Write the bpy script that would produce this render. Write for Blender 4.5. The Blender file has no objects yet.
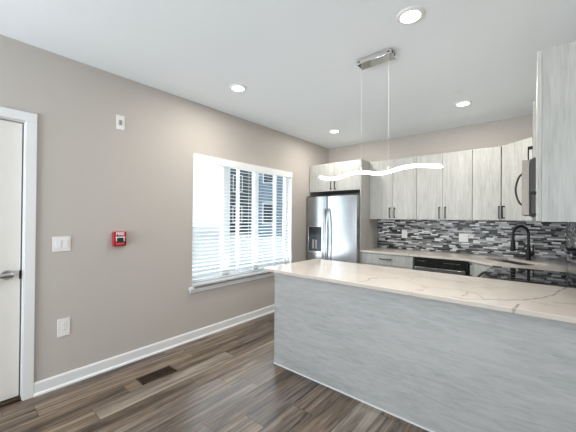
import bpy, bmesh, math, random
from mathutils import Vector, Matrix
random.seed(4)
scene = bpy.context.scene
COL = scene.collection
# ------------------------------------------------------------------ camera
cd = bpy.data.cameras.new('camera'); cam = bpy.data.objects.new('camera', cd); COL.objects.link(cam)
CX, CY, CZ = 3.0052, 0.0, 1.4136
xr = Vector((0.76830139, 0.64003365, 0.0)); 
Rw = Matrix(((0.7683, 0.0022, -0.6401), (0.6400, 0.0104, 0.7683), (0.0084, -0.9999, 0.0066)))
right = Vector((Rw[0][0], Rw[1][0], Rw[2][0])).normalized()
back = -Vector((Rw[0][2], Rw[1][2], Rw[2][2])); back = (back - right * back.dot(right)).normalized()
up = back.cross(right)
cam.matrix_world = Matrix(((right.x, up.x, back.x, CX), (right.y, up.y, back.y, CY), (right.z, up.z, back.z, CZ), (0, 0, 0, 1)))
cd.sensor_fit = 'HORIZONTAL'; cd.sensor_width = 36; cd.lens = 294.09 / 576 * 36
cd.clip_start = 0.02; cd.clip_end = 200
scene.camera = cam
# ------------------------------------------------------------------ sky, exposure
w = bpy.data.worlds.new('sky'); scene.world = w; w.use_nodes = True
bg = w.node_tree.nodes['Background']; bg.inputs[0].default_value = (0.90, 0.95, 1.0, 1); bg.inputs[1].default_value = 1.7
vs = scene.view_settings
vs.view_transform = 'Standard'; vs.look = 'None'; vs.gamma = 1; vs.use_curve_mapping = False
vs.exposure = -0.05
scene.cycles.max_bounces = 10; scene.cycles.diffuse_bounces = 5; scene.cycles.glossy_bounces = 4
scene.cycles.transparent_max_bounces = 12; scene.cycles.sample_clamp_indirect = 6
scene.cycles.use_denoising = True
scene.cycles.caustics_reflective = False; scene.cycles.caustics_refractive = False

def area_light(name, loc, rot, sx, sy, power, color):
    l = bpy.data.lights.new(name, 'AREA'); l.shape = 'RECTANGLE'; l.size = sx; l.size_y = sy
    l.energy = power; l.color = color
    o = bpy.data.objects.new(name, l); COL.objects.link(o); o.location = loc; o.rotation_euler = rot
    return o
# daylight entering by the living-room windows behind the camera and by the kitchen window (outside the panes)
DAY = (0.90, 0.95, 1.0)
TILT = math.radians(48)      # upward aim added to the rear window lamps to brighten the ceiling
area_light('daylight_patio_window', (1.30, -3.30, 1.15), (math.pi/2+TILT, 0, 0), 1.7, 2.1, 200, DAY)
area_light('daylight_living_window', (4.10, -3.30, 1.35), (math.pi/2+TILT, 0, 0), 1.9, 1.7, 35, DAY)
area_light('daylight_kitchen_window', (-0.40, 2.80, 1.40), (0, -math.pi/2-math.radians(30), 0), 1.6, 1.8, 48, DAY)
LAMP_W = 13.0; LAMP_C = (1.0, 0.94, 0.86)

# ------------------------------------------------------------------ node helpers
class NT:
    def __init__(s, name):
        s.m = bpy.data.materials.new(name); s.m.use_nodes = True; s.t = s.m.node_tree
        s.b = s.t.nodes['Principled BSDF']; s.out = s.t.nodes['Material Output']
    def n(s, typ, **kw):
        nd = s.t.nodes.new(typ)
        for k, v in kw.items(): setattr(nd, k, v)
        return nd
    def l(s, a, b): s.t.links.new(a, b)
    def put(s, sock, v):
        if hasattr(v, 'is_output') or isinstance(v, bpy.types.NodeSocket): s.l(v, sock)
        else: sock.default_value = v
    def math(s, op, a, b=0.0, c=None):
        nd = s.n('ShaderNodeMath', operation=op); s.put(nd.inputs[0], a); s.put(nd.inputs[1], b)
        if c is not None: s.put(nd.inputs[2], c)
        return nd.outputs[0]
    def coord(s, rnd=0.0):
        o = s.n('ShaderNodeTexCoord').outputs['Object']
        if rnd:
            oi = s.n('ShaderNodeObjectInfo').outputs['Random']
            v = s.n('ShaderNodeCombineXYZ'); x = s.math('MULTIPLY', oi, rnd)
            for i in range(3): s.l(x, v.inputs[i])
            a = s.n('ShaderNodeVectorMath', operation='ADD'); s.l(o, a.inputs[0]); s.l(v.outputs[0], a.inputs[1]); o = a.outputs[0]
        return o
    def scale(s, vec, sc):
        a = s.n('ShaderNodeVectorMath', operation='MULTIPLY'); s.l(vec, a.inputs[0]); a.inputs[1].default_value = sc; return a.outputs[0]
    def noise(s, vec, scale=5, detail=3, rough=0.5, dist=0.0):
        nd = s.n('ShaderNodeTexNoise'); s.l(vec, nd.inputs['Vector'])
        nd.inputs['Scale'].default_value = scale; nd.inputs['Detail'].default_value = detail
        nd.inputs['Roughness'].default_value = rough; nd.inputs['Distortion'].default_value = dist
        return nd.outputs['Fac']
    def ramp(s, fac, stops, interp='LINEAR'):
        r = s.n('ShaderNodeValToRGB'); s.put(r.inputs[0], fac); e = r.color_ramp; e.interpolation = interp
        while len(e.elements) < len(stops): e.elements.new(0.5)
        for el, (p, c) in zip(e.elements, stops):
            el.position = p; el.color = c if len(c) == 4 else (*c, 1)
        return r.outputs[0]
    def mix(s, fac, a, b, mode='MIX'):
        nd = s.n('ShaderNodeMix', data_type='RGBA', blend_type=mode)
        s.put(nd.inputs[0], fac)
        for i, v in ((6, a), (7, b)):
            if isinstance(v, bpy.types.NodeSocket): s.l(v, nd.inputs[i])
            else: nd.inputs[i].default_value = v if len(v) == 4 else (*v, 1)
        return nd.outputs[2]
    def bump(s, h, strength=0.1, dist=0.01):
        b = s.n('ShaderNodeBump'); b.inputs['Strength'].default_value = strength; b.inputs['Distance'].default_value = dist
        s.l(h, b.inputs['Height']); s.l(b.outputs[0], s.b.inputs['Normal'])
    def sep(s, v):
        x = s.n('ShaderNodeSeparateXYZ'); s.l(v, x.inputs[0]); return x.outputs
    def comb(s, x, y, z=0.0):
        c = s.n('ShaderNodeCombineXYZ')
        for i, v in enumerate((x, y, z)): s.put(c.inputs[i], v)
        return c.outputs[0]

def srgb(r, g, b):
    f = lambda c: (c/255/12.92 if c/255 <= 0.04045 else ((c/255+0.055)/1.055)**2.4)
    return (f(r), f(g), f(b), 1)

def plain(name, col, rough=0.5, metal=0.0, spec=0.5, var=0.04, vscale=6, coat=0):
    m = NT(name); v = m.noise(m.coord(), vscale, 3)
    c = m.mix(v, [x*(1-var) for x in col[:3]], [min(1, x*(1+var)) for x in col[:3]])
    m.l(c, m.b.inputs['Base Color'])
    m.b.inputs['Roughness'].default_value = rough; m.b.inputs['Metallic'].default_value = metal
    m.b.inputs['Specular IOR Level'].default_value = spec
    if coat: m.b.inputs['Coat Weight'].default_value = coat
    return m.m

def emit(name, col, strength):
    m = NT(name); m.b.inputs['Base Color'].default_value = (1, 1, 1, 1)
    m.b.inputs['Emission Color'].default_value = (*col, 1); m.b.inputs['Emission Strength'].default_value = strength
    return m.m

def cabinet_wood(name, axis, light, dark, rough=0.45):
    """white-washed oak laminate, the grain running along one axis"""
    m = NT(name); o = m.coord(7.3)
    st = {'Z': (1, 1, 0.07), 'X': (0.13, 1, 1)}[axis]
    v = m.scale(o, st)
    fine = m.noise(v, 85, 5, 0.68, 0.4)
    mid = m.noise(v, 14, 4, 0.6, 1.2)
    broad = m.noise(m.scale(o, tuple(0.25 if s < 1 else 1 for s in st)), 2.2, 3, 0.5, 0.6)
    k = m.math('ADD', m.math('MULTIPLY', fine, 0.48), m.math('ADD', m.math('MULTIPLY', mid, 0.36), m.math('MULTIPLY', broad, 0.24)))
    c = m.ramp(k, [(0.36, dark), (0.50, [(a*0.6+b*0.4) for a, b in zip(light[:3], dark[:3])]), (0.62, light)])
    # scattered dark streaks and small knots
    streak = m.ramp(m.noise(v, 24, 5, 0.7, 1.6), [(0.66, (0, 0, 0)), (0.76, (1, 1, 1))])
    c = m.mix(m.math('MULTIPLY', streak, 0.45), c, [x*0.62 for x in dark[:3]])
    m.l(c, m.b.inputs['Base Color']); m.b.inputs['Roughness'].default_value = rough
    m.bump(fine, 0.06, 0.002)
    return m.m

def floor_planks():
    m = NT('plank_floor'); o = m.coord(); x, y, z = m.sep(o)
    W, L = 0.183, 1.22
    r = m.math('DIVIDE', m.math('ADD', x, -0.148 + 20*W), W); row = m.math('FLOOR', r); fx = m.math('FRACT', r)
    wn = m.n('ShaderNodeTexWhiteNoise', noise_dimensions='1D'); m.l(row, wn.inputs['W'])
    u = m.math('ADD', m.math('DIVIDE', m.math('ADD', y, 30.0), L), m.math('MULTIPLY', wn.outputs[0], 5.0))
    cell = m.math('FLOOR', u); fy = m.math('FRACT', u)
    w2 = m.n('ShaderNodeTexWhiteNoise', noise_dimensions='2D'); m.l(m.comb(row, cell), w2.inputs['Vector'])
    rnd = w2.outputs[0]
    sh = m.comb(m.math('MULTIPLY', rnd, 13.0), m.math('MULTIPLY', rnd, 7.0))
    a = m.n('ShaderNodeVectorMath', operation='ADD'); m.l(o, a.inputs[0]); m.l(sh, a.inputs[1]); oo = a.outputs[0]
    g = m.scale(oo, (1, 0.055, 1))
    fine = m.noise(g, 75, 5, 0.7, 0.3); mid = m.noise(g, 18, 5, 0.62, 0.8); broad = m.noise(m.scale(oo, (1, 0.22, 1)), 5, 3, 0.5, 0.6)
    k = m.math('ADD', m.math('MULTIPLY', fine, 0.25), m.math('ADD', m.math('MULTIPLY', mid, 0.5), m.math('MULTIPLY', broad, 0.25)))
    k = m.math('ADD', k, m.math('MULTIPLY', m.math('SUBTRACT', rnd, 0.5), 0.09))
    c = m.ramp(k, [(0.38, srgb(50, 41, 33)), (0.45, srgb(92, 78, 65)), (0.53, srgb(124, 107, 91)), (0.62, srgb(160, 144, 124))])
    grey = m.math('MULTIPLY', w2.outputs[0], 1.0)
    gm = m.ramp(m.math('FRACT', m.math('MULTIPLY', rnd, 7.31)), [(0.55, (0, 0, 0)), (1.0, (0.5, 0.5, 0.5))])
    hs = m.n('ShaderNodeHueSaturation'); hs.inputs['Saturation'].default_value = 0.25; hs.inputs['Value'].default_value = 1.0; m.l(c, hs.inputs['Color'])
    c = m.mix(gm, c, hs.outputs[0])
    ex = m.math('LESS_THAN', m.math('MINIMUM', fx, m.math('SUBTRACT', 1.0, fx)), 0.012)
    ey = m.math('LESS_THAN', m.math('MINIMUM', fy, m.math('SUBTRACT', 1.0, fy)), 0.0016)
    e = m.math('MAXIMUM', ex, ey)
    c = m.mix(m.math('MULTIPLY', e, 0.65), c, srgb(36, 29, 24))
    m.l(c, m.b.inputs['Base Color'])
    m.l(m.math('ADD', 0.21, m.math('MULTIPLY', mid, 0.2)), m.b.inputs['Roughness'])
    m.bump(m.math('SUBTRACT', m.math('MULTIPLY', mid, 0.6), e), 0.12, 0.003)
    return m.m

def mosaic():
    m = NT('mosaic_tile'); o = m.coord(); x, y, z = m.sep(o)
    h, L = 0.0215, 0.165
    run = m.math('ADD', m.math('ADD', x, y), 20.0)
    r = m.math('DIVIDE', m.math('ADD', z, 5.0), h); row = m.math('FLOOR', r); fz = m.math('FRACT', r)
    wn = m.n('ShaderNodeTexWhiteNoise', noise_dimensions='1D'); m.l(row, wn.inputs['W'])
    u = m.math('ADD', m.math('DIVIDE', run, L), m.math('MULTIPLY', wn.outputs[0], 9.0))
    cell = m.math('FLOOR', u); fu = m.math('FRACT', u)
    # each cell is cut at a random place into a long and a short strip
    w3 = m.n('ShaderNodeTexWhiteNoise', noise_dimensions='2D'); m.l(m.comb(row, cell), w3.inputs['Vector'])
    cut = m.math('ADD', 0.35, m.math('MULTIPLY', w3.outputs[0], 0.4)); half = m.math('GREATER_THAN', fu, cut)
    w2 = m.n('ShaderNodeTexWhiteNoise', noise_dimensions='2D')
    m.l(m.comb(m.math('ADD', row, 0.5), m.math('ADD', cell, m.math('MULTIPLY', half, 0.5))), w2.inputs['Vector'])
    c = m.ramp(w2.outputs[0], [(0, srgb(14, 14, 16)), (0.28, srgb(66, 67, 72)), (0.34, srgb(124, 124, 126)), (0.56, srgb(160, 160, 160)),
                               (0.74, srgb(204, 205, 206)), (0.88, srgb(236, 237, 237))], 'CONSTANT')
    mar = m.noise(m.scale(o, (1, 1, 2)), 60, 3, 0.6, 1.0)
    c = m.mix(0.35, c, m.ramp(mar, [(0.3, (0.6, 0.6, 0.6)), (0.7, (1, 1, 1))]), 'MULTIPLY')
    d1 = m.math('LESS_THAN', m.math('MINIMUM', fz, m.math('SUBTRACT', 1.0, fz)), 0.055)
    d2 = m.math('LESS_THAN', m.math('MULTIPLY', m.math('MINIMUM', m.math('MINIMUM', fu, m.math('SUBTRACT', 1.0, fu)), m.math('ABSOLUTE', m.math('SUBTRACT', fu, cut))), L/h), 0.055)
    e = m.math('MAXIMUM', d1, d2)
    c = m.mix(e, c, srgb(104, 104, 103))
    m.l(c, m.b.inputs['Base Color'])
    m.l(m.math('ADD', 0.32, m.math('MULTIPLY', e, 0.4)), m.b.inputs['Roughness']); m.b.inputs['Specular IOR Level'].default_value = 0.3
    m.bump(m.math('SUBTRACT', 1.0, e), 0.25, 0.002)
    return m.m

def quartz(name='veined_quartz', veins=()):
    m = NT(name); o = m.coord()
    nd = m.n('ShaderNodeTexNoise'); m.l(o, nd.inputs['Vector']); nd.inputs['Scale'].default_value = 2.6; nd.inputs['Detail'].default_value = 5; nd.inputs['Roughness'].default_value = 0.62
    a = m.n('ShaderNodeVectorMath', operation='MULTIPLY_ADD'); m.l(nd.outputs['Color'], a.inputs[0]); a.inputs[1].default_value = (0.5, 0.42, 0.0); m.l(m.scale(o, (0.8, 1.35, 0.3)), a.inputs[2])
    vo = m.n('ShaderNodeTexVoronoi', feature='DISTANCE_TO_EDGE'); m.l(a.outputs[0], vo.inputs['Vector']); vo.inputs['Scale'].default_value = 1.55
    line = m.ramp(vo.outputs['Distance'], [(0.0, (1, 1, 1)), (0.005, (0.75, 0.75, 0.75)), (0.013, (0, 0, 0))])
    mask = m.ramp(m.noise(o, 1.7, 3, 0.6), [(0.46, (0.0, 0.0, 0.0)), (0.62, (1, 1, 1))])
    soft = m.ramp(vo.outputs['Distance'], [(0.0, (0.2, 0.2, 0.2)), (0.12, (0, 0, 0))])
    cloud = m.noise(o, 4, 4, 0.6, 0.5)
    base = m.mix(cloud, srgb(216, 208, 200), srgb(206, 197, 187))
    c = m.mix(m.math('MULTIPLY', soft, mask), base, srgb(205, 190, 172))
    c = m.mix(m.math('MULTIPLY', m.math('MULTIPLY', line, mask), 0.3 if veins else 0.7), c, srgb(120, 106, 92))
    if veins:       # long thin cracks of the slab
        wob = m.n('ShaderNodeTexNoise'); m.l(o, wob.inputs['Vector']); wob.inputs['Scale'].default_value = 14; wob.inputs['Detail'].default_value = 4
        wp = m.n('ShaderNodeVectorMath', operation='MULTIPLY_ADD'); m.l(wob.outputs['Color'], wp.inputs[0]); wp.inputs[1].default_value = (0.05, 0.05, 0); 
        sh = m.n('ShaderNodeVectorMath', operation='ADD'); m.l(m.scale(o, (1, 1, 0)), sh.inputs[0]); sh.inputs[1].default_value = (-0.025, -0.025, 0); m.l(sh.outputs[0], wp.inputs[2]); P = wp.outputs[0]
        best = None
        def vm(op, a, b=None):
            q = m.n('ShaderNodeVectorMath', operation=op); m.put(q.inputs[0], a)
            if b is not None: m.put(q.inputs[1], b)
            return q
        for line in veins:
            for (ax, ay), (bx_, by) in zip(line, line[1:]):
                d = (bx_-ax, by-ay, 0.0); L2 = d[0]**2+d[1]**2
                pa = vm('SUBTRACT', P, (ax, ay, 0.0)).outputs[0]
                t = m.n('ShaderNodeClamp'); m.l(m.math('DIVIDE', vm('DOT_PRODUCT', pa, d).outputs['Value'], L2), t.inputs[0])
                sc = m.n('ShaderNodeVectorMath', operation='SCALE'); sc.inputs[0].default_value = d; m.l(t.outputs[0], sc.inputs['Scale'])
                dist = vm('LENGTH', vm('SUBTRACT', pa, sc.outputs[0]).outputs[0]).outputs['Value']
                best = dist if best is None else m.math('MINIMUM', best, dist)
        wd = m.ramp(m.noise(o, 9, 2), [(0.3, (0.25, 0.25, 0.25)), (0.65, (1, 1, 1))])
        k = m.ramp(best, [(0.0, (1, 1, 1)), (0.0035, (0.8, 0.8, 0.8)), (0.0075, (0, 0, 0))])
        c = m.mix(m.math('MULTIPLY', m.math('MULTIPLY', k, wd), 0.85), c, srgb(104, 92, 80))
    m.l(c, m.b.inputs['Base Color']); m.b.inputs['Roughness'].default_value = 0.12
    return m.m

def stainless(name, col=(0.40, 0.415, 0.43, 1), rough=0.22, axis='X'):
    m = NT(name); o = m.coord()
    v = m.noise(m.scale(o, (1.5, 1.5, 160)), 3, 3, 0.6)
    m.l(m.mix(v, [x*0.95 for x in col[:3]], [min(1, x*1.05) for x in col[:3]]), m.b.inputs['Base Color'])
    m.b.inputs['Metallic'].default_value = 1.0
    m.l(m.math('ADD', rough-0.04, m.math('MULTIPLY', v, 0.08)), m.b.inputs['Roughness'])
    m.b.inputs['Anisotropic'].default_value = 0.6
    tg = m.n('ShaderNodeTangent', direction_type='RADIAL', axis='Z'); m.l(tg.outputs[0], m.b.inputs['Tangent'])
    return m.m

def wall_paint(name, col, scale=260, strength=0.05):
    m = NT(name); o = m.coord(); n = m.noise(o, scale, 2); b = m.noise(o, 1.3, 2)
    m.l(m.mix(b, [x*0.985 for x in col[:3]], [min(1, x*1.015) for x in col[:3]]), m.b.inputs['Base Color'])
    m.b.inputs['Roughness'].default_value = 0.75; m.b.inputs['Specular IOR Level'].default_value = 0.25; m.bump(n, strength, 0.002)
    return m.m

def glass_pane():
    m = NT('window_glass'); tr = m.n('ShaderNodeBsdfTransparent'); tr.inputs[0].default_value = (0.95, 0.98, 0.98, 1)
    gl = m.n('ShaderNodeBsdfGlossy'); gl.inputs['Roughness'].default_value = 0.02
    lw = m.n('ShaderNodeLayerWeight'); lw.inputs[0].default_value = 0.5; fr = m.math('ADD', 0.03, m.math('MULTIPLY', m.math('POWER', lw.outputs['Facing'], 5.0), 0.7))
    mx = m.n('ShaderNodeMixShader'); m.l(fr, mx.inputs[0]); m.l(tr.outputs[0], mx.inputs[1]); m.l(gl.outputs[0], mx.inputs[2])
    m.l(mx.outputs[0], m.out.inputs[0]); return m.m

def slat_mat():
    m = NT('blind_slat'); o = m.coord(); n = m.noise(o, 20, 2)
    m.l(m.mix(n, (0.84, 0.86, 0.87, 1), (0.9, 0.91, 0.92, 1)), m.b.inputs['Base Color']); m.b.inputs['Roughness'].default_value = 0.4
    tl = m.n('ShaderNodeBsdfTranslucent'); tl.inputs[0].default_value = (0.9, 0.94, 0.97, 1)
    mx = m.n('ShaderNodeMixShader'); mx.inputs[0].default_value = 0.28
    m.l(m.b.outputs[0], mx.inputs[1]); m.l(tl.outputs[0], mx.inputs[2]); m.l(mx.outputs[0], m.out.inputs[0]); return m.m

M = dict(
    wall=wall_paint('greige_wall_paint', srgb(192, 186, 180)),
    ceil=wall_paint('white_ceiling_paint', srgb(242, 248, 252), 180, 0.08),
    trim=plain('white_trim_paint', srgb(232, 233, 234), 0.35),
    door=plain('white_door_paint', srgb(228, 224, 218), 0.4, var=0.03),
    floor=floor_planks(), tile=mosaic(), quartz=quartz(), quartzp=quartz('cracked_vein_quartz', [
        [(2.616, 2.065), (2.684, 2.07), (2.783, 2.135), (2.936, 2.251), (3.013, 2.36), (3.101, 2.541), (3.122, 2.64), (3.21, 3.0)],
        [(2.929, 2.03), (2.945, 2.149)], [(2.783, 2.135), (2.723, 2.268), (2.674, 2.29), (2.664, 2.137)],
        [(3.099, 2.347), (3.127, 2.334), (3.30, 2.45)], [(1.992, 2.085), (1.995, 2.099), (2.012, 2.148), (2.0, 2.218), (1.997, 2.268), (2.04, 2.33), (2.16, 2.41)]]),
    cab=cabinet_wood('whitewashed_oak_upright', 'Z', srgb(190, 190, 186), srgb(150, 149, 145)),
    cabx=cabinet_wood('whitewashed_oak_lengthwise', 'X', srgb(186, 187, 187), srgb(150, 152, 153)),
    cabin=plain('cabinet_inside_panel', srgb(205, 200, 190), 0.5),
    black=plain('matte_black_metal', (0.008, 0.008, 0.009, 1), 0.42, 0.0, 0.3),
    steel=stainless('brushed_stainless'), steel2=stainless('bright_stainless', (0.72, 0.73, 0.75, 1), 0.16),
    dark=plain('dark_grey_casing', (0.035, 0.037, 0.04, 1), 0.45),
    gblack=plain('black_glass', (0.008, 0.008, 0.009, 1), 0.04, 0, 0.8),
    bplastic=plain('black_plastic', (0.015, 0.015, 0.017, 1), 0.3),
    plate=plain('white_plastic', srgb(232, 230, 227), 0.35), platedark=plain('grey_plastic', srgb(150, 147, 146), 0.4),
    chrome=plain('polished_chrome', (0.78, 0.77, 0.75, 1), 0.08, 1.0), nickel=plain('satin_nickel', (0.55, 0.54, 0.52, 1), 0.25, 1.0),
    wire=plain('clear_suspension_cable', (0.75, 0.76, 0.77, 1), 0.3),
    red=plain('red_enamel', srgb(176, 16, 30), 0.3), white=plain('white_enamel', srgb(240, 240, 240), 0.4),
    green=plain('dark_green_plastic', srgb(24, 48, 40), 0.35),
    bronze=plain('brown_metal', srgb(72, 56, 42), 0.45, 0.5), slot=plain('dark_duct', (0.01, 0.009, 0.008, 1), 0.8),
    led=emit('led_strip', (1.0, 0.98, 0.95), 5.0), lampled=emit('downlight_diffuser', (1.0, 0.95, 0.86), 9.0),
    vinyl=plain('white_vinyl', srgb(240, 242, 243), 0.35), glass=glass_pane(), slat=slat_mat(),
    recess=plain('dispenser_grey', (0.05, 0.065, 0.075, 1), 0.25),
    mwsteel=plain('taupe_stainless', (0.30, 0.265, 0.24, 1), 0.45, 0.35),
    basin=stainless('basin_steel', (0.5, 0.48, 0.45, 1), 0.3),
    snow=plain('pale_concrete', srgb(200, 203, 205), 0.8, var=0.15), fence=plain('white_fence_vinyl', srgb(222, 226, 230), 0.5),
    siding=plain('slate_siding', srgb(40, 50, 60), 0.6, var=0.15), siding2=plain('pale_blue_siding', srgb(112, 132, 150), 0.6, var=0.1),
    outwin=plain('dark_house_window', srgb(40, 52, 66), 0.15), rooft=plain('grey_shingle', srgb(92, 98, 106), 0.8, var=0.2),
)

# ------------------------------------------------------------------ geometry helpers
def tagp(o, label=None, cat=None, group=None, kind=None):
    if label: o['label'] = label
    if cat: o['category'] = cat
    if group: o['group'] = group
    if kind: o['kind'] = kind
    return o
def obj(name, bm, mat, parent=None, smooth=False, bevel=0.0, seg=2, loc=None):
    me = bpy.data.meshes.new(name)
    bmesh.ops.recalc_face_normals(bm, faces=bm.faces)
    bm.to_mesh(me); bm.free(); me.materials.append(mat)
    if smooth:
        for p in me.polygons: p.use_smooth = True
        me.set_sharp_from_angle(angle=math.radians(38))
    o = bpy.data.objects.new(name, me); COL.objects.link(o)
    if parent: o.parent = parent
    if loc: o.location = loc
    if bevel:
        md = o.modifiers.new('bevel', 'BEVEL'); md.width = bevel; md.segments = seg; md.limit_method = 'ANGLE'; md.angle_limit = math.radians(40)
        if not smooth:
            for p in me.polygons: p.use_smooth = True
            me.set_sharp_from_angle(angle=math.radians(30))
    return o
def bx(bm, x0, x1, y0, y1, z0, z1, mtx=None):
    vs_ = [bm.verts.new((x, y, z)) for x in (x0, x1) for y in (y0, y1) for z in (z0, z1)]
    for f in ((0, 1, 3, 2), (4, 6, 7, 5), (0, 4, 5, 1), (2, 3, 7, 6), (0, 2, 6, 4), (1, 5, 7, 3)): bm.faces.new([vs_[i] for i in f])
    if mtx is not None:
        for v in vs_: v.co = mtx @ v.co
    return vs_
def box(name, a, mat, parent=None, bevel=0.0, **kw):
    """a = x0,x1,y0,y1,z0,z1 or a list of such boxes forming one piece"""
    bm = bmesh.new()
    for q in (a if isinstance(a, list) else [a]): bx(bm, *q)
    return obj(name, bm, mat, parent, bevel=bevel, **kw)
def cyl(bm, p0, p1, r0, r1=None, n=20, caps=True):
    p0, p1 = Vector(p0), Vector(p1); r1 = r0 if r1 is None else r1
    d = (p1-p0).normalized(); a = d.orthogonal().normalized(); b = d.cross(a)
    A = []; B = []
    for i in range(n):
        t = 2*math.pi*i/n; u = a*math.cos(t)+b*math.sin(t)
        A.append(bm.verts.new(p0+u*r0)); B.append(bm.verts.new(p1+u*r1))
    for i in range(n): bm.faces.new((A[i], A[(i+1) % n], B[(i+1) % n], B[i]))
    if caps: bm.faces.new(A[::-1]); bm.faces.new(B)
def tube(bm, pts, rx, ry=None, n=12, side=None):
    """sweep an ellipse (rx along side, ry across) along pts"""
    pts = [Vector(p) for p in pts]; ry = rx if ry is None else ry; rings = []
    prev = None
    for i, p in enumerate(pts):
        d = (pts[min(i+1, len(pts)-1)]-pts[max(i-1, 0)]).normalized()
        if side is not None: a = Vector(side); a = (a - d*a.dot(d)).normalized()
        elif prev is None: a = d.orthogonal().normalized()
        else: a = (prev - d*prev.dot(d)).normalized()
        prev = a; b = d.cross(a)
        rings.append([bm.verts.new(p + a*rx*math.cos(2*math.pi*k/n) + b*ry*math.sin(2*math.pi*k/n)) for k in range(n)])
    for q in range(len(rings)-1):
        for k in range(n): bm.faces.new((rings[q][k], rings[q][(k+1) % n], rings[q+1][(k+1) % n], rings[q+1][k]))
    bm.faces.new(rings[0][::-1]); bm.faces.new(rings[-1])
def prism(bm, poly, z0, z1):
    A = [bm.verts.new((x, y, z0)) for x, y in poly]; B = [bm.verts.new((x, y, z1)) for x, y in poly]; n = len(poly)
    bm.faces.new(A[::-1]); bm.faces.new(B)
    for i in range(n): bm.faces.new((A[i], A[(i+1) % n], B[(i+1) % n], B[i]))
def lathe(bm, prof, c, n=28, axis='Z', caps=True):
    """closed profile of (r, h) turned about an axis through c"""
    rings = []
    for r, h in prof:
        ring = []
        for i in range(n):
            t = 2*math.pi*i/n; u, v = r*math.cos(t), r*math.sin(t)
            p = {'Z': (u, v, h), 'X': (h, u, v), 'Y': (u, h, v)}[axis]
            ring.append(bm.verts.new(Vector(c)+Vector(p)))
        rings.append(ring)
    for q in range(len(rings)-1):
        for i in range(n): bm.faces.new((rings[q][i], rings[q][(i+1) % n], rings[q+1][(i+1) % n], rings[q+1][i]))
    if caps: bm.faces.new(rings[0]); bm.faces.new(rings[-1])
def thing(name, label, cat, loc=(0, 0, 0), rotz=0, group=None):
    o = bpy.data.objects.new(name, None); COL.objects.link(o); o.location = loc; o.rotation_euler = (0, 0, rotz)
    o.empty_display_size = 0.1
    return tagp(o, label, cat, group)
def dup(root, loc, rotz=None, label=None):
    r = root.copy(); COL.objects.link(r); r.location = loc
    if rotz is not None: r.rotation_euler = (0, 0, rotz)
    if label: r['label'] = label
    for ch in list(root.children):
        c = ch.copy(); COL.objects.link(c); c.parent = r
        for g in list(ch.children):
            d = g.copy(); COL.objects.link(d); d.parent = c
    return r
def struct(o, label=None, cat=None): return tagp(o, label, cat, kind='structure')
def wall_cells(bm, ax, t0, t1, u0, u1, z0, z1, holes):
    """a wall slab between t0 and t1 across its thickness, with rectangular openings (u0,u1,z0,z1)"""
    us = sorted({u0, u1, *[h[0] for h in holes], *[h[1] for h in holes]}); zs = sorted({z0, z1, *[h[2] for h in holes], *[h[3] for h in holes]})
    for a, b in zip(us, us[1:]):
        for c, d in zip(zs, zs[1:]):
            um, zm = (a+b)/2, (c+d)/2
            if any(h[0] < um < h[1] and h[2] < zm < h[3] for h in holes): continue
            if ax == 'x': bx(bm, t0, t1, a, b, c, d)
            else: bx(bm, a, b, t0, t1, c, d)
    bmesh.ops.remove_doubles(bm, verts=bm.verts, dist=1e-5)
    # drop the inner faces between neighbouring cells
    seen = {}
    for f in bm.faces: seen.setdefault(tuple(sorted(v.index for v in f.verts)), []).append(f)
bm_index = None

# ================================================================== THE ROOM
H = 2.743; YB = 4.812; XR = 3.317; YF = -3.4; XL = 5.7; YK = 2.06
WIN = (1.895, 3.70, 0.605, 2.142); DOOR = (-0.52, 0.441, 0.0, 2.142)
def wall(name, ax, t0, t1, u0, u1, holes=(), mat='wall'):
    bm = bmesh.new(); wall_cells(bm, ax, t0, t1, u0, u1, 0.0, H, list(holes)); return struct(obj(name, bm, M[mat]))
struct(box('floor', (-0.16, XL+0.15, YF-0.15, YB+0.15, -0.12, 0), M['floor']))
struct(box('ceiling', (-0.16, XL+0.15, YF-0.15, YB+0.15, H, H+0.12), M['ceil']))
wall('wall_left', 'x', -0.16, 0.0, YF, YB, [WIN, DOOR])
wall('wall_back', 'y', YB, YB+0.15, -0.16, XR+0.15)
wall('wall_kitchen_right', 'x', XR, XR+0.14, YK+0.14, YB)
wall('wall_return', 'y', YK, YK+0.14, XR, XL)
wall('wall_right', 'x', XL, XL+0.15, YF, YK+0.14)
WR = [(0.45, 2.15, 0.08, 2.2), (3.15, 5.05, 0.5, 2.2)]
wall('wall_front', 'y', YF-0.15, YF, -0.16, XL+0.15, WR)
for i, (a, b, c, d) in enumerate(WR):      # living-room windows behind the camera
    fr = struct(box('window_%d' % (i+2), [(a, a+.06, YF-.12, YF-.04, c, d), (b-.06, b, YF-.12, YF-.04, c, d), (a, b, YF-.12, YF-.04, c, c+.06), (a, b, YF-.12, YF-.04, d-.06, d),
                    ((a+b)/2-.04, (a+b)/2+.04, YF-.115, YF-.045, c, d)], M['vinyl']))
    box('pane', (a+.05, b-.05, YF-.085, YF-.078, c+.05, d-.05), M['glass'], fr)

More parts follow.
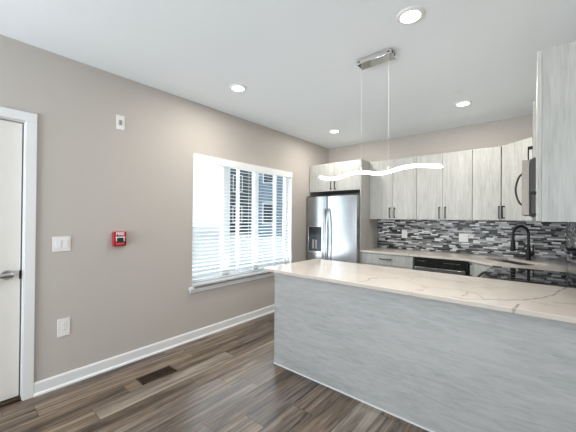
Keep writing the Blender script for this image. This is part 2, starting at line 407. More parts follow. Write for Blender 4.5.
def profile_run(name, p0, p1, hgt, th, shoe=0.012):
    """baseboard with an eased top and a shoe strip, from p0 to p1, room to its left"""
    d = (Vector((*p1, 0))-Vector((*p0, 0))); L = d.length; d.normalize(); nrm = Vector((-d.y, d.x, 0))
    prof = [(0, 0), (th+shoe, 0), (th+shoe, 0.012), (th, 0.024), (th, hgt-0.012), (th-0.006, hgt), (0, hgt)]
    bm = bmesh.new(); A = []; B = []
    for t, z in prof:
        A.append(bm.verts.new(Vector((*p0, z))+nrm*t)); B.append(bm.verts.new(Vector((*p1, z))+nrm*t))
    bm.faces.new(A[::-1]); bm.faces.new(B)
    for i in range(len(A)): bm.faces.new((A[i], A[(i+1) % len(A)], B[(i+1) % len(A)], B[i]))
    return struct(obj(name, bm, M['trim']))
profile_run('baseboard_left', (0.0, 4.0), (0.0, 0.506), 0.105, 0.014)
profile_run('baseboard_front', (-0.0, YF), (0.45, YF), 0.105, 0.014)
profile_run('baseboard_right', (XL, YF), (XL, YK), 0.105, 0.014)
profile_run('baseboard_return', (XL, YK), (XR, YK), 0.105, 0.014)

# entry door in the left wall
struct(box('trim_1', [(0.0, 0.018, 0.441, 0.506, 0, 2.142), (0.0, 0.018, -0.585, -0.52, 0, 2.142), (0.0, 0.018, -0.585, 0.506, 2.142, 2.210),
                 (-0.16, 0.0, 0.437, 0.441, 0, 2.142), (-0.16, 0.0, -0.52, -0.516, 0, 2.142), (-0.16, 0.0, -0.516, 0.437, 2.138, 2.142),
                 (-0.16, -0.092, 0.416, 0.437, 0, 2.138), (-0.16, -0.092, -0.516, -0.495, 0, 2.138), (-0.16, -0.092, -0.495, 0.416, 2.117, 2.138)], M['trim'], bevel=0.003))
d1 = struct(box('door_1', (-0.09, -0.045, -0.510, 0.428, 0.024, 2.130), M['door'], bevel=0.002))
tagp(d1, 'white painted entry door', None)
bm = bmesh.new(); cyl(bm, (-0.045, 0.352, 0.965), (-0.030, 0.352, 0.965), 0.036, 0.032, 28); cyl(bm, (-0.03, 0.352, 0.965), (0.004, 0.352, 0.965), 0.013, n=16)
tube(bm, [(0.008, 0.384, 0.966), (0.010, 0.372, 0.966), (0.010, 0.345, 0.966), (0.009, 0.315, 0.965), (0.007, 0.28, 0.963), (0.003, 0.245, 0.962)], 0.022, 0.012, 16, side=(0, 0, 1))
for v in bm.verts:      # the grip tapers away from the pivot
    if v.co.x > -0.004 and v.co.y < 0.36: v.co.z = 0.964 + (v.co.z-0.964)*max(0.4, 1-(0.36-v.co.y)*6)
    if v.co.y > 0.376: v.co.z = 0.965 + (v.co.z-0.965)*0.55
tagp(obj('door_handle', bm, M['nickel'], d1, smooth=True), 'satin nickel lever handle')
box('latch', (-0.08, -0.043, 0.421, 0.4305, 0.925, 0.99), M['black'], d1)
struct(box('trim_2', (-0.16, 0.0, -0.514, 0.436, 0.0, 0.02), M['bronze'], bevel=0.004))

# kitchen window in the left wall
y0, y1, z0, z1 = WIN
win = struct(box('window_1', [(-0.15, -0.095, y0, y0+.05, z0, z1), (-0.15, -0.095, y1-.05, y1, z0, z1), (-0.15, -0.095, y0, y1, z0, z0+.055), (-0.15, -0.095, y0, y1, z1-.05, z1),
        (-0.15, -0.095, 2.40, 2.515, z0, z1), (-0.15, -0.095, 2.965, 3.045, z0, z1), (-0.15, -0.105, 2.66, 2.69, z0, z1), (-0.15, -0.105, 3.42, 3.45, z0, z1)], M['vinyl'], bevel=0.003))
for a, b in ((y0+.045, 2.405), (2.51, 2.97), (3.04, y1-.045)): box('pane', (-0.126, -0.120, a, b, z0+.05, z1-.045), M['glass'], win)
box('window_sill', [(-0.095, 0.042, y0, y1, z0-.012, z0+.006), (0.0, 0.042, y0-.045, y1+.045, z0-.022, z0+.006), (0.0, 0.018, y0-.03, y1+.03, 0.546, z0-.022)], M['trim'], win, bevel=0.003)
box('reveal', [(-0.095, -0.001, y0, y0+.004, z0, z1), (-0.095, -0.001, y1-.004, y1, z0, z1), (-0.095, -0.001, y0, y1, z1-.004, z1)], M['trim'], win)

# tile on the walls over the counters
struct_tile = box('tile_backsplash', (0.982, XR-.001, YB-.009, YB-.001, 0.934, 1.404), M['tile'])
tagp(struct_tile, 'black grey and white strip mosaic tile along the back wall', 'backsplash')
tagp(box('tile_backsplash', (XR-.009, XR-.001, 2.21, YB-.010, 0.942, 1.404), M['tile']), 'strip mosaic tile on the right wall behind the range', 'backsplash')

# ================================================================== OUTSIDE THE WINDOW
struct(box('ground', (-40, -0.2, -20, 45, -0.42, -0.30), M['snow']))
fe = thing('garden_fence', 'white fence outside, seen low through the window blind', 'fence', (-5.2, 8.5, -0.3))
box('fence_panel', (-0.02, 0.02, -6, 6, 0.05, 0.95), M['fence'], fe)
for i in range(6): box('post', (-0.06, 0.06, -6+i*2.4-.06, -6+i*2.4+.06, 0, 1.02), M['fence'], fe)
def house(label, dist, a0, a1, h, mat):
    """a gabled house whose front spans two bearings (degrees from -x towards +y) seen from the kitchen"""
    am = math.radians((a0+a1)/2); L = dist*math.tan(math.radians((a1-a0)/2))
    r = thing('neighbor_house', label, 'house', (3.0-dist*math.cos(am), dist*math.sin(am), -0.3), -am)
    box('wall', (-5, 0, -L, L, 0, h), M[mat], r)
    bm = bmesh.new(); A = [bm.verts.new(p) for p in ((-5.3, -L-.3, h), (0.3, -L-.3, h), (-2.5, -L-.3, h+1.8))]; B = [bm.verts.new(v.co+Vector((0, 2*L+.6, 0))) for v in A]
    bm.faces.new(A); bm.faces.new(B)
    for i in range(3): bm.faces.new((A[i], A[(i+1) % 3], B[(i+1) % 3], B[i]))
    obj('roof', bm, M['rooft'], r)
    for yc in (-L*.55, L*.45):
        for zz in (1.2, 4.4):
            f = box('window', [(0, .05, yc-.5, yc+.5, zz, zz+.08), (0, .05, yc-.5, yc+.5, zz+1.62, zz+1.7), (0, .05, yc-.5, yc-.42, zz, zz+1.7), (0, .05, yc+.42, yc+.5, zz, zz+1.7)], M['fence'], r)
            box('pane', (0, .02, yc-.42, yc+.42, zz+.08, zz+1.62), M['outwin'], f)
    return r
house('slate blue house outside, behind the middle pane of the window', 31, 38.7, 46.5, 8.5, 'siding')
house('pale blue house outside, behind the right pane of the window', 23, 44.6, 53, 7.5, 'siding2')

# ================================================================== WINDOW BLIND
bl = thing('window_blind', 'white horizontal slat blind lowered over the kitchen window', 'blind', (-0.045, 2.7975, 0.605))
Lb = 0.878
box('valance', [(0.012, 0.062, -Lb-.022, Lb+.022, 1.452, 1.545)], M['vinyl'], bl, bevel=0.006)
box('head_rail', (-0.028, 0.012, -Lb, Lb, 1.475, 1.53), M['vinyl'], bl)
bm = bmesh.new(); pitch = 0.0455; nsl = 31; tilt = math.radians(-10)
for i in range(nsl):
    zc = 0.055 + i*pitch
    prev = None
    for q in range(5):
        sx = -0.025 + 0.0125*q; cr = 0.003*(1-(sx/0.025)**2)
        x = sx*math.cos(tilt) - cr*math.sin(tilt); z = zc + sx*math.sin(tilt) + cr*math.cos(tilt)
        cur = [bm.verts.new((x, -Lb, z)), bm.verts.new((x, Lb, z))]
        if prev: bm.faces.new((prev[0], prev[1], cur[1], cur[0]))
        prev = cur
sl_ = obj('slats', bm, M['slat'], bl, smooth=True)
md_ = sl_.modifiers.new('thickness', 'SOLIDIFY'); md_.thickness = 0.0022
box('bottom_rail', (-0.025, 0.025, -Lb, Lb, 0.012, 0.034), M['vinyl'], bl, bevel=0.003)
for yy in (-0.47, 0.03, 0.52, 0.80):
    box('ladder_cord', [(0.0265, 0.0285, yy-.002, yy+.002, 0.03, 1.48), (-0.0285, -0.0265, yy-.002, yy+.002, 0.03, 1.48)], M['vinyl'], bl)

# ================================================================== WALL PLATES
sw = thing('light_switch', 'white double rocker light switch plate beside the entry door', 'light switch', (0.0, 0.675, 1.182))
box('plate', (0, 0.006, -0.062, 0.062, -0.062, 0.062), M['plate'], sw, bevel=0.003)
for yy in (-0.0235, 0.0235):
    bm = bmesh.new(); vs_ = bx(bm, 0.006, 0.010, yy-.0165, yy+.0165, -0.033, 0.033)
    for v in vs_:
        if v.co.x > .008 and v.co.z > 0: v.co.x += 0.004
    obj('rocker', bm, M['white'], sw)
def duplex(name, label, loc, rz, group=None, plate='plate', wide=0.037, hi=0.06, n=1, face='platedark'):
    r = thing(name, label, 'outlet', loc, rz, group)
    box('plate', (0, 0.006, -wide, wide, -hi, hi), M[plate], r, bevel=0.003)
    for q in range(n):
        yc = 0 if n == 1 else (-0.024 + 0.048*q)
        for zz in (-0.021, 0.021):
            bm = bmesh.new(); cyl(bm, (0.006, yc, zz), (0.0085, yc, zz), 0.0165, n=18)
            rc = obj('receptacle', bm, M['white' if plate == 'plate' else 'bplastic'], r)
            box('slot', [(0.0083, 0.0092, yc-.0075, yc-.005, zz-.004, zz+.006), (0.0083, 0.0092, yc+.005, yc+.0075, zz-.004, zz+.006)], M['slot'], rc)
    return r
duplex('wall_outlet', 'white outlet low on the greige wall between door and floor vent', (0, 0.696, 0.487), 0, wide=0.044, hi=0.073)
cp = thing('cable_plate', 'small white plate with grey jack high on the wall left of the window', 'wall plate', (0, 1.114, 2.303))
box('plate', (0, 0.006, -0.037, 0.037, -0.068, 0.068), M['plate'], cp, bevel=0.003)
box('jack', (0.006, 0.012, -0.012, 0.012, -0.025, 0.022), M['platedark'], cp, bevel=0.002)
duplex('wall_outlet', 'white outlet on the mosaic tile above the drawer cabinet', (1.43, YB-.009, 1.172), -math.pi/2, wide=0.043, hi=0.064)
duplex('wall_outlet', 'white double outlet on the mosaic tile above the dishwasher', (2.25, YB-.009, 1.153), -math.pi/2, wide=0.058, hi=0.060, n=2)

def text_mesh(name, s, size, mat, parent, loc, rot, depth=0.001, bold=0.0):
    cu = bpy.data.curves.new(name, 'FONT'); cu.body = s; cu.size = size; cu.extrude = depth; cu.align_x = 'CENTER'; cu.align_y = 'CENTER'; cu.offset = bold
    tmp = bpy.data.objects.new('tmp', cu); COL.objects.link(tmp)
    dg = bpy.context.evaluated_depsgraph_get(); me = bpy.data.meshes.new_from_object(tmp.evaluated_get(dg))
    bpy.data.objects.remove(tmp); bpy.data.curves.remove(cu)
    me.materials.clear(); me.materials.append(mat); o = bpy.data.objects.new(name, me); COL.objects.link(o)
    o.parent = parent; o.location = loc; o.rotation_euler = rot; return o
pu = thing('fire_alarm_pull_station', 'red fire alarm pull box on the greige wall left of the window', 'fire alarm', (0, 1.111, 1.204))
box('body', (0, 0.038, -0.056, 0.056, -0.068, 0.068), M['red'], pu, bevel=0.006)
text_mesh('lettering', 'FIRE', 0.040, M['white'], pu, (0.0385, 0, 0.047), (math.pi/2, 0, math.pi/2), 0.0008, 0.0012)
hd = box('handle_recess', (0.036, 0.039, -0.038, 0.038, -0.028, 0.028), M['green'], pu)
box('handle', [(0.039, 0.052, -0.040, 0.040, 0.012, 0.022), (0.039, 0.048, -0.036, -0.030, -0.022, 0.012), (0.039, 0.048, 0.030, 0.036, -0.022, 0.012)], M['white'], pu, bevel=0.002)
text_mesh('small_lettering', 'PULL DOWN', 0.012, M['white'], pu, (0.0385, 0, -0.045), (math.pi/2, 0, math.pi/2), 0.0006)
bm = bmesh.new(); cyl(bm, (0.03, 0.045, -0.04), (0.044, 0.045, -0.04), 0.009, n=14); obj('key_lock', bm, M['bplastic'], pu)

fv = thing('floor_vent', 'brown slotted floor register in the plank floor', 'floor vent', (0.425, 1.285, 0.0))
box('frame', [(-.066, -.050, -.152, .152, 0, .006), (.050, .066, -.152, .152, 0, .006), (-.066, .066, -.152, -.138, 0, .006), (-.066, .066, .138, .152, 0, .006), (-.05, .05, -.004, .004, 0, .005)], M['bronze'], fv)
box('duct', (-.052, .052, -.14, .14, 0.0005, .0015), M['slot'], fv)
box('louvers', [(x-.003, x+.003, -.138, .138, 0.001, .005) for x in (-.032, -.011, .011, .032)] + [(-.05, .05, y-.002, y+.002, 0.001, .005) for y in [-.12+.024*i for i in range(11)]], M['bronze'], fv)

# ================================================================== CABINETS
DT = 0.02
def bar_handle(parent, x, z, L, fy, vertical=True, name='handle'):
    """black bar pull on a face at local y = fy (facing -y)"""
    bm = bmesh.new(); r = 0.0055; off = 0.030
    if vertical:
        bx(bm, x-r, x+r, fy-off-.005, fy-off+.005, z-L/2, z+L/2)
        for s in (-1, 1): bx(bm, x-.007, x+.007, fy-off, fy, z+s*(L/2-.007)-.007, z+s*(L/2-.007)+.007)
    else:
        bx(bm, x-L/2, x+L/2, fy-off-.005, fy-off+.005, z-r, z+r)
        for s in (-1, 1): bx(bm, x+s*(L/2-.007)-.007, x+s*(L/2-.007)+.007, fy-off, fy, z-.007, z+.007)
    return tagp(obj(name, bm, M['black'], parent, bevel=0.0015), 'matte black bar handle')
def cabinet(label, loc, rz, wd, depth, hgt, doors, drawers=(), cat='cabinet', group=None, name='wall_cabinet', toe=0.0, mat='cab'):
    """local frame: x 0..wd, front of the doors at y = 0 facing -y, depth to +y, z 0..hgt.
    doors: (x0,x1,z0,z1,handle_x or None,handle_z); drawers: (x0,x1,z0,z1)"""
    r = thing(name, label, cat, loc, rz, group)
    body = [(0, wd, DT+.0006, depth, toe, hgt)]
    if toe: body.append((0.0, wd, DT+.07, depth, 0, toe))
    box('body', body, M[mat], r)
    for a, b, c, d, hx, hz in doors:
        dr = box('door', (a+.0015, b-.0015, 0, DT, c+.0015, d-.0015), M[mat], r, bevel=0.0015)
        if hx is not None: bar_handle(dr, hx, hz, 0.155, 0)
    for a, b, c, d in drawers:
        dr = box('drawer', (a+.0015, b-.0015, 0, DT, c+.0015, d-.0015), M[mat], r, bevel=0.0015)
        bar_handle(dr, (a+b)/2, (c+d)/2+.01, 0.165, 0, False)
    return r
ZU, ZT = 1.405, 2.326; HU = ZT-ZU; YU = 4.47
G = 'white oak cabinets hung along the kitchen walls'
# over the fridge, with a tall end panel
cabinet('whitewashed two-door cabinet above the refrigerator', (0.012, 4.18, 1.862), 0, 0.946, YB-4.18-.002, ZT-1.862,
        [(0, .473, 0, ZT-1.862, .435, .105), (.473, .946, 0, ZT-1.862, .511, .105)], group=G)
ep = box('refrigerator_end_panel', (0.960, 0.980, 4.18, YB-.001, 0, ZT), M['cab'], bevel=0.001)
tagp(ep, 'tall whitewashed panel standing between refrigerator and counter', 'panel')
hz = 0.10
cabinet('whitewashed two-door upper cabinet nearest the refrigerator', (0.982, YU, ZU), 0, 0.724, YB-YU-.01, HU,
        [(0, .378, 0, HU, .335, hz), (.378, .724, 0, HU, .409, hz)], group=G)
cabinet('whitewashed two-door upper cabinet above the dishwasher', (1.708, YU, ZU), 0, 0.690, YB-YU-.01, HU,
        [(0, .339, 0, HU, .302, hz), (.339, .690, 0, HU, .376, hz)], group=G)
cabinet('narrow one-door upper cabinet left of the angled corner cabinet', (2.400, YU, ZU), 0, 0.300, YB-YU-.01, HU,
        [(0, .300, 0, HU, .280, hz)], group=G)
# diagonal corner upper
cu = thing('corner_wall_cabinet', 'angled corner upper cabinet over the sink', 'cabinet', (2.703, 4.472, ZU), -math.pi/4, G)
Ld = 0.424
def rot_local(px, py, ox, oy, ang):
    dx, dy = px-ox, py-oy; c, s = math.cos(-ang), math.sin(-ang); return (dx*c-dy*s, dx*s+dy*c)
poly = [rot_local(px, py, 2.703, 4.472, -math.pi/4) for px, py in ((2.703+.016, 4.472+.016), (3.003+.016, 4.172+.016), (XR-.01, 4.172+.016), (XR-.01, YB-.01), (2.703+.001, YB-.01), (2.703+.001, 4.49))]
bm = bmesh.new(); prism(bm, poly, 0, HU); obj('body', bm, M['cab'], cu)
dr = box('door', (0.006, Ld-.006, 0, DT, 0.0015, HU-.0015), M['cab'], cu, bevel=0.0015); bar_handle(dr, 0.05, hz, 0.155, 0)
# right wall (faces -x): local x runs towards -y ; rz = -90deg maps local (x,y)->(y,-x)
RZ = -math.pi/2; XF = 3.003; DR = XR-XF-.01
cabinet('narrow upper cabinet between angled corner cabinet and microwave', (XF, 4.165, ZU), RZ, 0.470, DR, HU, [(0, .470, 0, HU, None, 0)], group=G)
cabinet('short whitewashed cabinet above the microwave', (XF, 3.692, 1.890), RZ, 0.760, DR, ZT-1.890,
        [(0, .38, 0, ZT-1.89, .347, .08), (.38, .76, 0, ZT-1.89, .413, .08)], group=G)
cabinet('large upper cabinet at right whose whitewashed side hangs over the peninsula', (3.021, 2.930, ZU), RZ, 0.855, XR-3.021-.01, HU,
        [(0, .428, 0, HU, .39, .115), (.428, .855, 0, HU, .466, .115)], group=G)

# base cabinets
ZC = 0.905; YBF = 4.19
GB = 'white oak cabinets standing under the kitchen counters'
cabinet('base cabinet with one wide drawer over two doors beside the refrigerator', (0.982, YBF, 0), 0, 0.763, YB-YBF-.002, ZC-.001,
        [(0, .381, .11, .732, .347, .64), (.381, .763, .11, .732, .415, .64)], [(0, .763, .738, ZC-.01)], name='base_cabinet', toe=0.1, group=GB)
cb = thing('corner_sink_cabinet', 'angled corner base cabinet under the sink', 'cabinet', (2.402, 4.19, 0), -math.pi/4, GB)
P0 = (2.402, 4.19)
def rl(px, py): return rot_local(px, py, P0[0], P0[1], -math.pi/4)
poly = [rl(*p) for p in ((2.402+.016, 4.19+.016), (2.696+.016, 3.896+.016), (XR-.002, 3.896+.016), (XR-.002, YB-.002), (2.403, YB-.002), (2.403, 4.206))]
bm = bmesh.new(); prism(bm, poly, 0.1, 0.70); obj('body', bm, M['cab'], cb)
dr = box('door', (0.008, 0.408, 0, DT, 0.11, ZC-.012), M['cab'], cb, bevel=0.0015); bar_handle(dr, 0.052, .805, 0.155, 0)
cabinet('narrow base cabinet between corner sink and range', (2.660, 3.893, 0), RZ, 0.195, XR-2.66-.002, ZC-.001, [(0, .195, .11, ZC-.01, .03, .80)], name='base_cabinet', toe=0.1, group=GB)

# peninsula
pn = thing('peninsula_cabinet', 'long peninsula base faced with pale grey wood grain panel', 'cabinet', (2.19, 2.125, 0))
xa, xb = 1.072-2.19, XR-2.19-.002
box('front_panel', (xa, xb, 0.0, 0.02, 0.004, 0.899), M['cabx'], pn, bevel=0.0015)
box('body', [(xa+.02, xb, 0.02, 0.74, 0.1, 0.899), (xa+.02, xb, 0.02, 0.68, 0, 0.1)], M['cab'], pn)
box('end_panel', (xa, xa+.02, 0.02, 0.765, 0.0, 0.899), M['cab'], pn, bevel=0.0015)
xs = [xa+.02+(0.45*i) for i in range(4)]
for a in xs: 
    dd = box('door', (a+.0015, a+.4485, 0.742, 0.762, .11, .895), M['cab'], pn, bevel=0.0015)
box('bottom_strip', (xa, xb, -0.004, 0.0, 0.0, 0.012), M['trim'], pn)

# ================================================================== COUNTERTOPS, SINK, FAUCET
pc = box('peninsula_countertop', (1.010, XR-.01, 2.035, 2.925, 0.90, 0.93), M['quartzp'], bevel=0.004)
tagp(pc, 'white veined quartz countertop on the peninsula', 'countertop')
def slab_with_hole(outer, hole, z0, z1):
    bm = bmesh.new(); E = []
    for loop in (outer, hole):
        vv = [bm.verts.new((x, y, z1)) for x, y in loop]
        for i in range(len(vv)): E.append(bm.edges.new((vv[i], vv[(i+1) % len(vv)])))
    bmesh.ops.triangle_fill(bm, edges=E, use_beauty=True)
    r = bmesh.ops.extrude_face_region(bm, geom=list(bm.faces))
    for v in [g for g in r['geom'] if isinstance(g, bmesh.types.BMVert)]: v.co.z = z0
    return bm
sc_, ang = (2.835, 4.300), -math.pi/4
SW, SD = 0.27, 0.17
ca, sa = math.cos(ang), math.sin(ang)
def sl(u, v): return (sc_[0]+u*ca-v*sa, sc_[1]+u*sa+v*ca)
hole = [sl(-SW, -SD), sl(SW, -SD), sl(SW, SD), sl(-SW, SD)]
outer = [(0.982, YB-.010), (0.982, 4.165), (2.392, 4.165), (2.675, 3.882), (2.675, 3.698), (XR-.010, 3.698), (XR-.010, YB-.010)]
kc = obj('kitchen_countertop', slab_with_hole(outer, hole, ZC, ZC+.028), M['quartz'])
tagp(kc, 'white quartz countertop running along the back wall into the corner', 'countertop')
sk = thing('kitchen_sink', 'steel undermount sink set diagonally in the corner countertop', 'sink', (sc_[0], sc_[1], ZC-.002), ang)
bm = bmesh.new(); dp = -0.185; t_ = 0.004
for a in ((-SW-.008, SW+.008, -SD-.008, SD+.008, dp-t_, dp), (-SW-.008, -SW-.002, -SD-.008, SD+.008, dp, 0), (SW+.002, SW+.008, -SD-.008, SD+.008, dp, 0), (-SW-.008, SW+.008, -SD-.008, -SD-.002, dp, 0), (-SW-.008, SW+.008, SD+.002, SD+.008, dp, 0)): bx(bm, *a)
obj('basin', bm, M['basin'], sk)
bm = bmesh.new(); lathe(bm, [(0.045, dp), (0.045, dp+.003), (0.03, dp+.003), (0.028, dp+.001)], (0, 0, 0), 24); obj('drain', bm, M['chrome'], sk)
fa = thing('kitchen_faucet', 'matte black gooseneck pull-down faucet behind the corner sink', 'faucet', (2.965, 4.545, ZC+.028), -math.pi*0.75)
bm = bmesh.new(); lathe(bm, [(0.030, 0), (0.030, 0.006), (0.024, 0.012), (0.023, 0.13), (0.019, 0.145), (0.016, 0.15)], (0, 0, 0), 24); obj('base', bm, M['black'], fa, smooth=True)
R_ = 0.100; top = 0.305
pts = [(0, 0, 0.12), (0, 0, 0.22), (0, 0, top)] + [(R_-R_*math.cos(a), 0, top+R_*math.sin(a)) for a in [math.pi*i/16 for i in range(1, 17)]] + [(2*R_, 0, top-.04), (2*R_, 0, top-.075)]
bm = bmesh.new(); tube(bm, pts, 0.0145, n=14); obj('spout', bm, M['black'], fa, smooth=True)
bm = bmesh.new(); lathe(bm, [(0.015, top-.06), (0.022, top-.075), (0.025, top-.15), (0.029, top-.19), (0.025, top-.197)], (2*R_, 0, 0), 20); obj('spray_head', bm, M['black'], fa, smooth=True)
bm = bmesh.new(); cyl(bm, (0, 0.0, 0.085), (0, 0.062, 0.085), 0.019, n=16); tube(bm, [(0, 0.055, 0.085), (0, 0.060, 0.12), (0, 0.066, 0.19)], 0.009, n=10); obj('lever', bm, M['black'], fa, smooth=True)

# ================================================================== REFRIGERATOR
rf = thing('refrigerator', 'stainless steel side-by-side refrigerator with ice and water dispenser', 'refrigerator', (0.484, 4.09, 0))
FX = 0.477
box('body', (-FX+.006, FX-.008, 0.085, 0.70, 0.03, 1.775), M['dark'], rf, bevel=0.004)
box('base_grille', (-FX+.01, FX-.01, 0.04, 0.085, 0.01, 0.075), M['dark'], rf)
for q in (-FX+.01, FX-.09): box('hinge_cover', (q, q+.08, 0.02, 0.12, 1.775, 1.79), M['dark'], rf, bevel=0.004)
def fridge_door(name, xa, xb, label):
    poly = []; n = 14; rr = 0.014; bulge = 0.016
    poly.append((xa, 0.078)); poly.append((xa, rr+.006))
    for i in range(n+1):
        s = i/n; x = xa+rr*.6+(xb-xa-rr*1.2)*s; xx = (xa+xb)/2
        poly.append((x, -bulge*(1-((x-xx)/((xb-xa)/2))**2)+.004))
    poly.append((xb, rr+.006)); poly.append((xb, 0.078))
    bm = bmesh.new(); prism(bm, poly, 0.085, 1.772); return tagp(obj(name, bm, M['steel'], rf, smooth=True), label)
XS = 0.424-0.484
fd = fridge_door('freezer_door', -FX, XS-.003, None); rd = fridge_door('fridge_door', XS+.003, FX, None)
for par, xx in ((fd, XS-.038), (rd, XS+.038)):
    bm = bmesh.new(); pts = []
    for i in range(25):
        s = i/24; z = 0.60+0.97*s; pts.append((xx, -0.008-0.062*min(1, math.sin(math.pi*s)**0.55*1.02), z))
    tube(bm, pts, 0.014, 0.010, 14, side=(1, 0, 0)); tagp(obj('handle', bm, M['steel2'], par, smooth=True), 'bowed stainless handle')
dx0, dx1, dz0, dz1 = 0.062-.484, 0.345-.484, 0.835, 1.285
dsp = box('dispenser', [(dx0, dx1, -.020, 0.0, dz0, dz0+.02), (dx0, dx1, -.020, 0.0, dz1-.016, dz1), (dx0, dx0+.014, -.020, 0.0, dz0, dz1), (dx1-.014, dx1, -.020, 0.0, dz0, dz1)], M['steel2'], fd, bevel=0.003)
# sub-parts of the freezer door
box('dispenser_recess', (dx0+.012, dx1-.012, -.0145, -.002, dz0+.018, dz1-.014), M['recess'], fd)
box('dispenser_controls', (dx0+.016, dx1-.016, -.019, -.012, dz1-.13, dz1-.02), M['bplastic'], fd, bevel=0.002)
box('dispenser_paddle', [(dx0+.085, dx0+.125, -.022, -.012, dz0+.07, dz0+.22), (dx0+.145, dx0+.185, -.022, -.012, dz0+.07, dz0+.22)], M['platedark'], fd, bevel=0.003)
box('dispenser_tray', (dx0+.02, dx1-.02, -.024, -.010, dz0+.018, dz0+.03), M['steel2'], fd)
box('badge', (FX-.09, FX-.045, -.006, -.002, 1.690, 1.698), M['platedark'], rd)

# ================================================================== DISHWASHER
dw = thing('dishwasher', 'stainless dishwasher with black control strip under the back counter', 'dishwasher', (2.068, 4.185, 0))
box('body', [(-0.318, 0.318, 0.03, 0.60, 0.1, ZC-.004), (-.318, .318, .08, .6, 0, .1)], M['dark'], dw)
box('control_panel', (-0.300, 0.300, -0.004, 0.03, 0.776, ZC-.010), M['gblack'], dw, bevel=0.003)
for i in range(5): box('control_mark', (-.26+i*.024, -.247+i*.024, -.0048, -.0038, .852, .857), M['platedark'], dw)
for i in range(7): box('control_mark', (0.06+i*.028, 0.075+i*.028, -.0048, -.0038, .848, .853), M['platedark'], dw)
ddr = box('door', (-0.297, 0.297, -0.012, 0.03, 0.11, 0.772), M['steel'], dw, bevel=0.004)

# ================================================================== RANGE (faces -x)
ry0, ry1 = 2.932, 3.692
rg = thing('range', 'black glass-top electric range beside the peninsula', 'range', (2.682, (ry0+ry1)/2, 0)); hy = (ry1-ry0)/2-.002
box('body', (0.03, XR-2.682-.012, -hy, hy, 0.03, 0.915), M['dark'], rg)
box('cooktop', (-0.004, 0.565, -hy, hy, 0.915, 0.94), M['gblack'], rg, bevel=0.004)
for x, y, r in ((0.15, -.19, .105), (0.15, .19, .085), (0.42, -.19, .085), (0.42, .19, .105)): 
    bm = bmesh.new(); lathe(bm, [(r-.003, .9402), (r, .9402), (r, .9405), (r-.003, .9405)], (x, y, 0), 40, caps=False); obj('burner_ring', bm, M['platedark'], rg)
od = box('oven_door', (-0.012, 0.03, -hy+.006, hy-.006, 0.24, 0.905), M['steel'], rg, bevel=0.004)
box('oven_window', (-0.0135, -0.011, -hy+.09, hy-.09, 0.36, 0.70), M['gblack'], od)
bm = bmesh.new(); tube(bm, [(-.010, -.33, .872), (-.045, -.32, .874), (-.066, -.2, .876), (-.072, 0, .876), (-.066, .2, .876), (-.045, .32, .874), (-.010, .33, .872)], 0.013, n=12)
obj('handle', bm, M['bplastic'], od, smooth=True)
box('drawer', (-0.010, 0.03, -hy+.006, hy-.006, 0.06, 0.232), M['steel'], rg, bevel=0.004)
bm = bmesh.new(); prof = [(0.563, 0.94), (0.624, 0.94), (0.624, 1.195), (0.593, 1.195), (0.575, 1.10), (0.565, 0.99)]
A = [bm.verts.new((x, -hy, z)) for x, z in prof]; B = [bm.verts.new((x, hy, z)) for x, z in prof]
bm.faces.new(A); bm.faces.new(B[::-1])
for i in range(len(prof)): bm.faces.new((A[i], A[(i+1) % 6], B[(i+1) % 6], B[i]))
bgd = obj('backguard', bm, M['gblack'], rg, bevel=0.004)
for yy in (-.31, -.22, .13, .22, .31):
    bm = bmesh.new(); cyl(bm, (0.587, yy, 1.145), (0.543, yy, 1.153), 0.026, 0.022, 20); kb = obj('knob', bm, M['bplastic'], bgd, smooth=True)
    bm = bmesh.new(); cyl(bm, (0.5435, yy, 1.1528), (0.541, yy, 1.1534), 0.0215, 0.0205, 20); obj('knob_cap', bm, M['nickel'], kb)
box('display', (0.571, 0.589, -.11, .05, 1.115, 1.165), M['gblack'], bgd)

# ================================================================== MICROWAVE (faces -x)
mw = thing('microwave', 'over-the-range microwave with bowed handle, seen from its side', 'microwave', (2.938, (ry0+ry1)/2, 1.443)); hm = 0.440
box('body', (0.048, XR-2.938-.012, -hy, hy, 0, hm), M['dark'], mw, bevel=0.003)
md = box('door', (0.0, 0.046, -hy, hy-.19, 0.006, hm-.004), M['mwsteel'], mw, bevel=0.004)
box('door_glass', (-0.0015, 0.001, -hy+.05, hy-.26, 0.06, hm-.06), M['gblack'], md)
cpn = box('control_panel', (0.0, 0.046, hy-.188, hy, 0.006, hm-.004), M['gblack'], mw, bevel=0.004)
bm = bmesh.new(); tube(bm, [(0.004, -hy+.03, 0.085)] + [(-0.004-0.036*math.sin(math.pi*i/14)**.8, -hy+.03, 0.085+0.25*i/14) for i in range(1, 14)] + [(0.004, -hy+.03, 0.335)], 0.007, n=10)
obj('handle', bm, M['bplastic'], md, smooth=True)
box('vent_grille', [(0.06, 0.34, -hy+.04, hy-.04, -0.004, 0.001)], M['bplastic'], mw)

# ================================================================== CEILING FIXTURES
def downlight(loc, label):
    r = thing('recessed_light', label, 'ceiling light', loc, 0, 'recessed ceiling lights')
    bm = bmesh.new(); lathe(bm, [(0.062, 0.0), (0.088, 0.0), (0.086, -0.006), (0.070, -0.012), (0.062, -0.010)], (0, 0, 0), 40, caps=False); obj('trim_ring', bm, M['white'], r, smooth=True)
    bm = bmesh.new(); lathe(bm, [(0.063, -0.002), (0.063, -0.0085), (0.02, -0.0095), (0.0005, -0.0095)], (0, 0, 0), 40); obj('diffuser', bm, M['lampled'], r)
    l = bpy.data.lights.new('bulb', 'AREA'); l.shape = 'DISK'; l.size = 0.11; l.energy = LAMP_W; l.color = LAMP_C
    lo = bpy.data.objects.new('bulb', l); COL.objects.link(lo); lo.parent = r; lo.location = (0, 0, -0.012)
    return r
dl = downlight((2.387, 1.975, H), 'recessed ceiling light nearest the camera, above the peninsula')
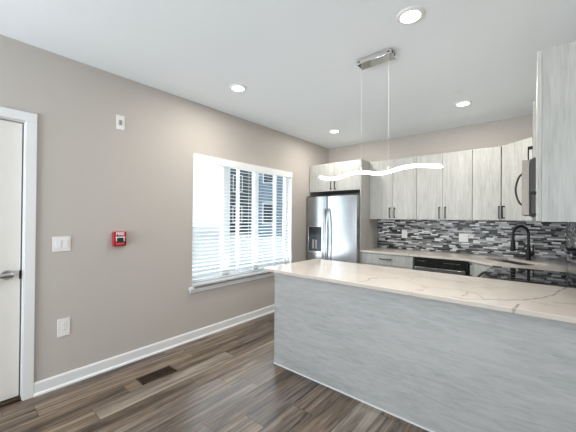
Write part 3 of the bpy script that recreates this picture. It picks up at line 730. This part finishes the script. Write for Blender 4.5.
for loc, lb in (((0.680, 1.975, H), 'recessed ceiling light above the left end of the window'), ((0.680, 3.880, H), 'smallest recessed ceiling light, before the refrigerator'),
                ((2.387, 3.860, H), 'recessed ceiling light beside the sprinkler cap, before the upper cabinets')):
    dup(dl, loc, None, lb)
sp = thing('sprinkler_cap', 'small white round sprinkler cover on the ceiling', 'sprinkler', (2.399, 3.455, H))
bm = bmesh.new(); lathe(bm, [(0.020, 0), (0.020, -0.006), (0.0005, -0.006)], (0, 0, 0), 24); obj('neck', bm, M['platedark'], sp)
bm = bmesh.new(); lathe(bm, [(0.042, -0.006), (0.043, -0.010), (0.03, -0.013), (0.0005, -0.014)], (0, 0, 0), 28); obj('cover', bm, M['white'], sp, smooth=True)

pd = thing('pendant_light', 'wavy white LED bar pendant hung on thin wires over the peninsula', 'pendant light', (2.010, 2.305, H))
box('canopy', (-0.145, 0.145, -0.055, 0.055, -0.042, 0), M['chrome'], pd, bevel=0.002)
for q in ((-.135, -.115, -.057, -.055, -.026, -.018), (.115, .135, -.057, -.055, -.026, -.018), (0.1445, 0.147, -.03, -.015, -.03, -.012), (0.1445, 0.147, .015, .03, -.03, -.012)): box('screw', q, M['dark'], pd)
WP = [(1.468, 1.800), (1.540, 1.779), (1.612, 1.771), (1.680, 1.779), (1.751, 1.795), (1.820, 1.805), (1.883, 1.806), (1.955, 1.795), (2.031, 1.781), (2.090, 1.783), (2.145, 1.791), (2.200, 1.803), (2.252, 1.811), (2.300, 1.814), (2.353, 1.812), (2.430, 1.802), (2.505, 1.789)]
def catmull(P, sub=5):
    out = []
    for i in range(len(P)-1):
        p = [Vector((*P[max(0, min(len(P)-1, j))], 0)) for j in (i-1, i, i+1, i+2)]
        for s in range(sub):
            u = s/sub; out.append(0.5*((2*p[1])+(-p[0]+p[2])*u+(2*p[0]-5*p[1]+4*p[2]-p[3])*u*u+(-p[0]+3*p[1]-3*p[2]+p[3])*u**3))
    out.append(Vector((*P[-1], 0))); return out
wv = [(v.x-2.010, 0, v.y-H) for v in catmull(WP)]
bm = bmesh.new(); tube(bm, wv, 0.010, 0.0145, 16, side=(0, 1, 0)); obj('light_bar', bm, M['led'], pd, smooth=True)
e0, e1 = Vector(wv[-1]), (Vector(wv[-1])-Vector(wv[-2])).normalized()
bm = bmesh.new(); tube(bm, [e0, e0+e1*.012], 0.011, 0.0155, 16, side=(0, 1, 0)); obj('end_cap', bm, M['chrome'], pd)
for xx, zb in ((1.886, 1.812), (2.118, 1.795)):
    bm = bmesh.new(); cyl(bm, (xx-2.010, 0, zb-H), (xx-2.010, 0, -0.042), 0.0007, n=6); wr = obj('wire', bm, M['wire'], pd)
    bm = bmesh.new(); cyl(bm, (xx-2.010, 0, zb-H+.008), (xx-2.010, 0, zb-H+.035), 0.006, n=12); obj('wire_clamp', bm, M['white'], wr)
l = bpy.data.lights.new('led_glow', 'AREA'); l.shape = 'RECTANGLE'; l.size = 1.0; l.size_y = 0.02; l.energy = 4; l.color = (1, 0.97, 0.92)
lo = bpy.data.objects.new('led_glow', l); COL.objects.link(lo); lo.parent = pd; lo.location = (0.0, 0, 1.760-H)
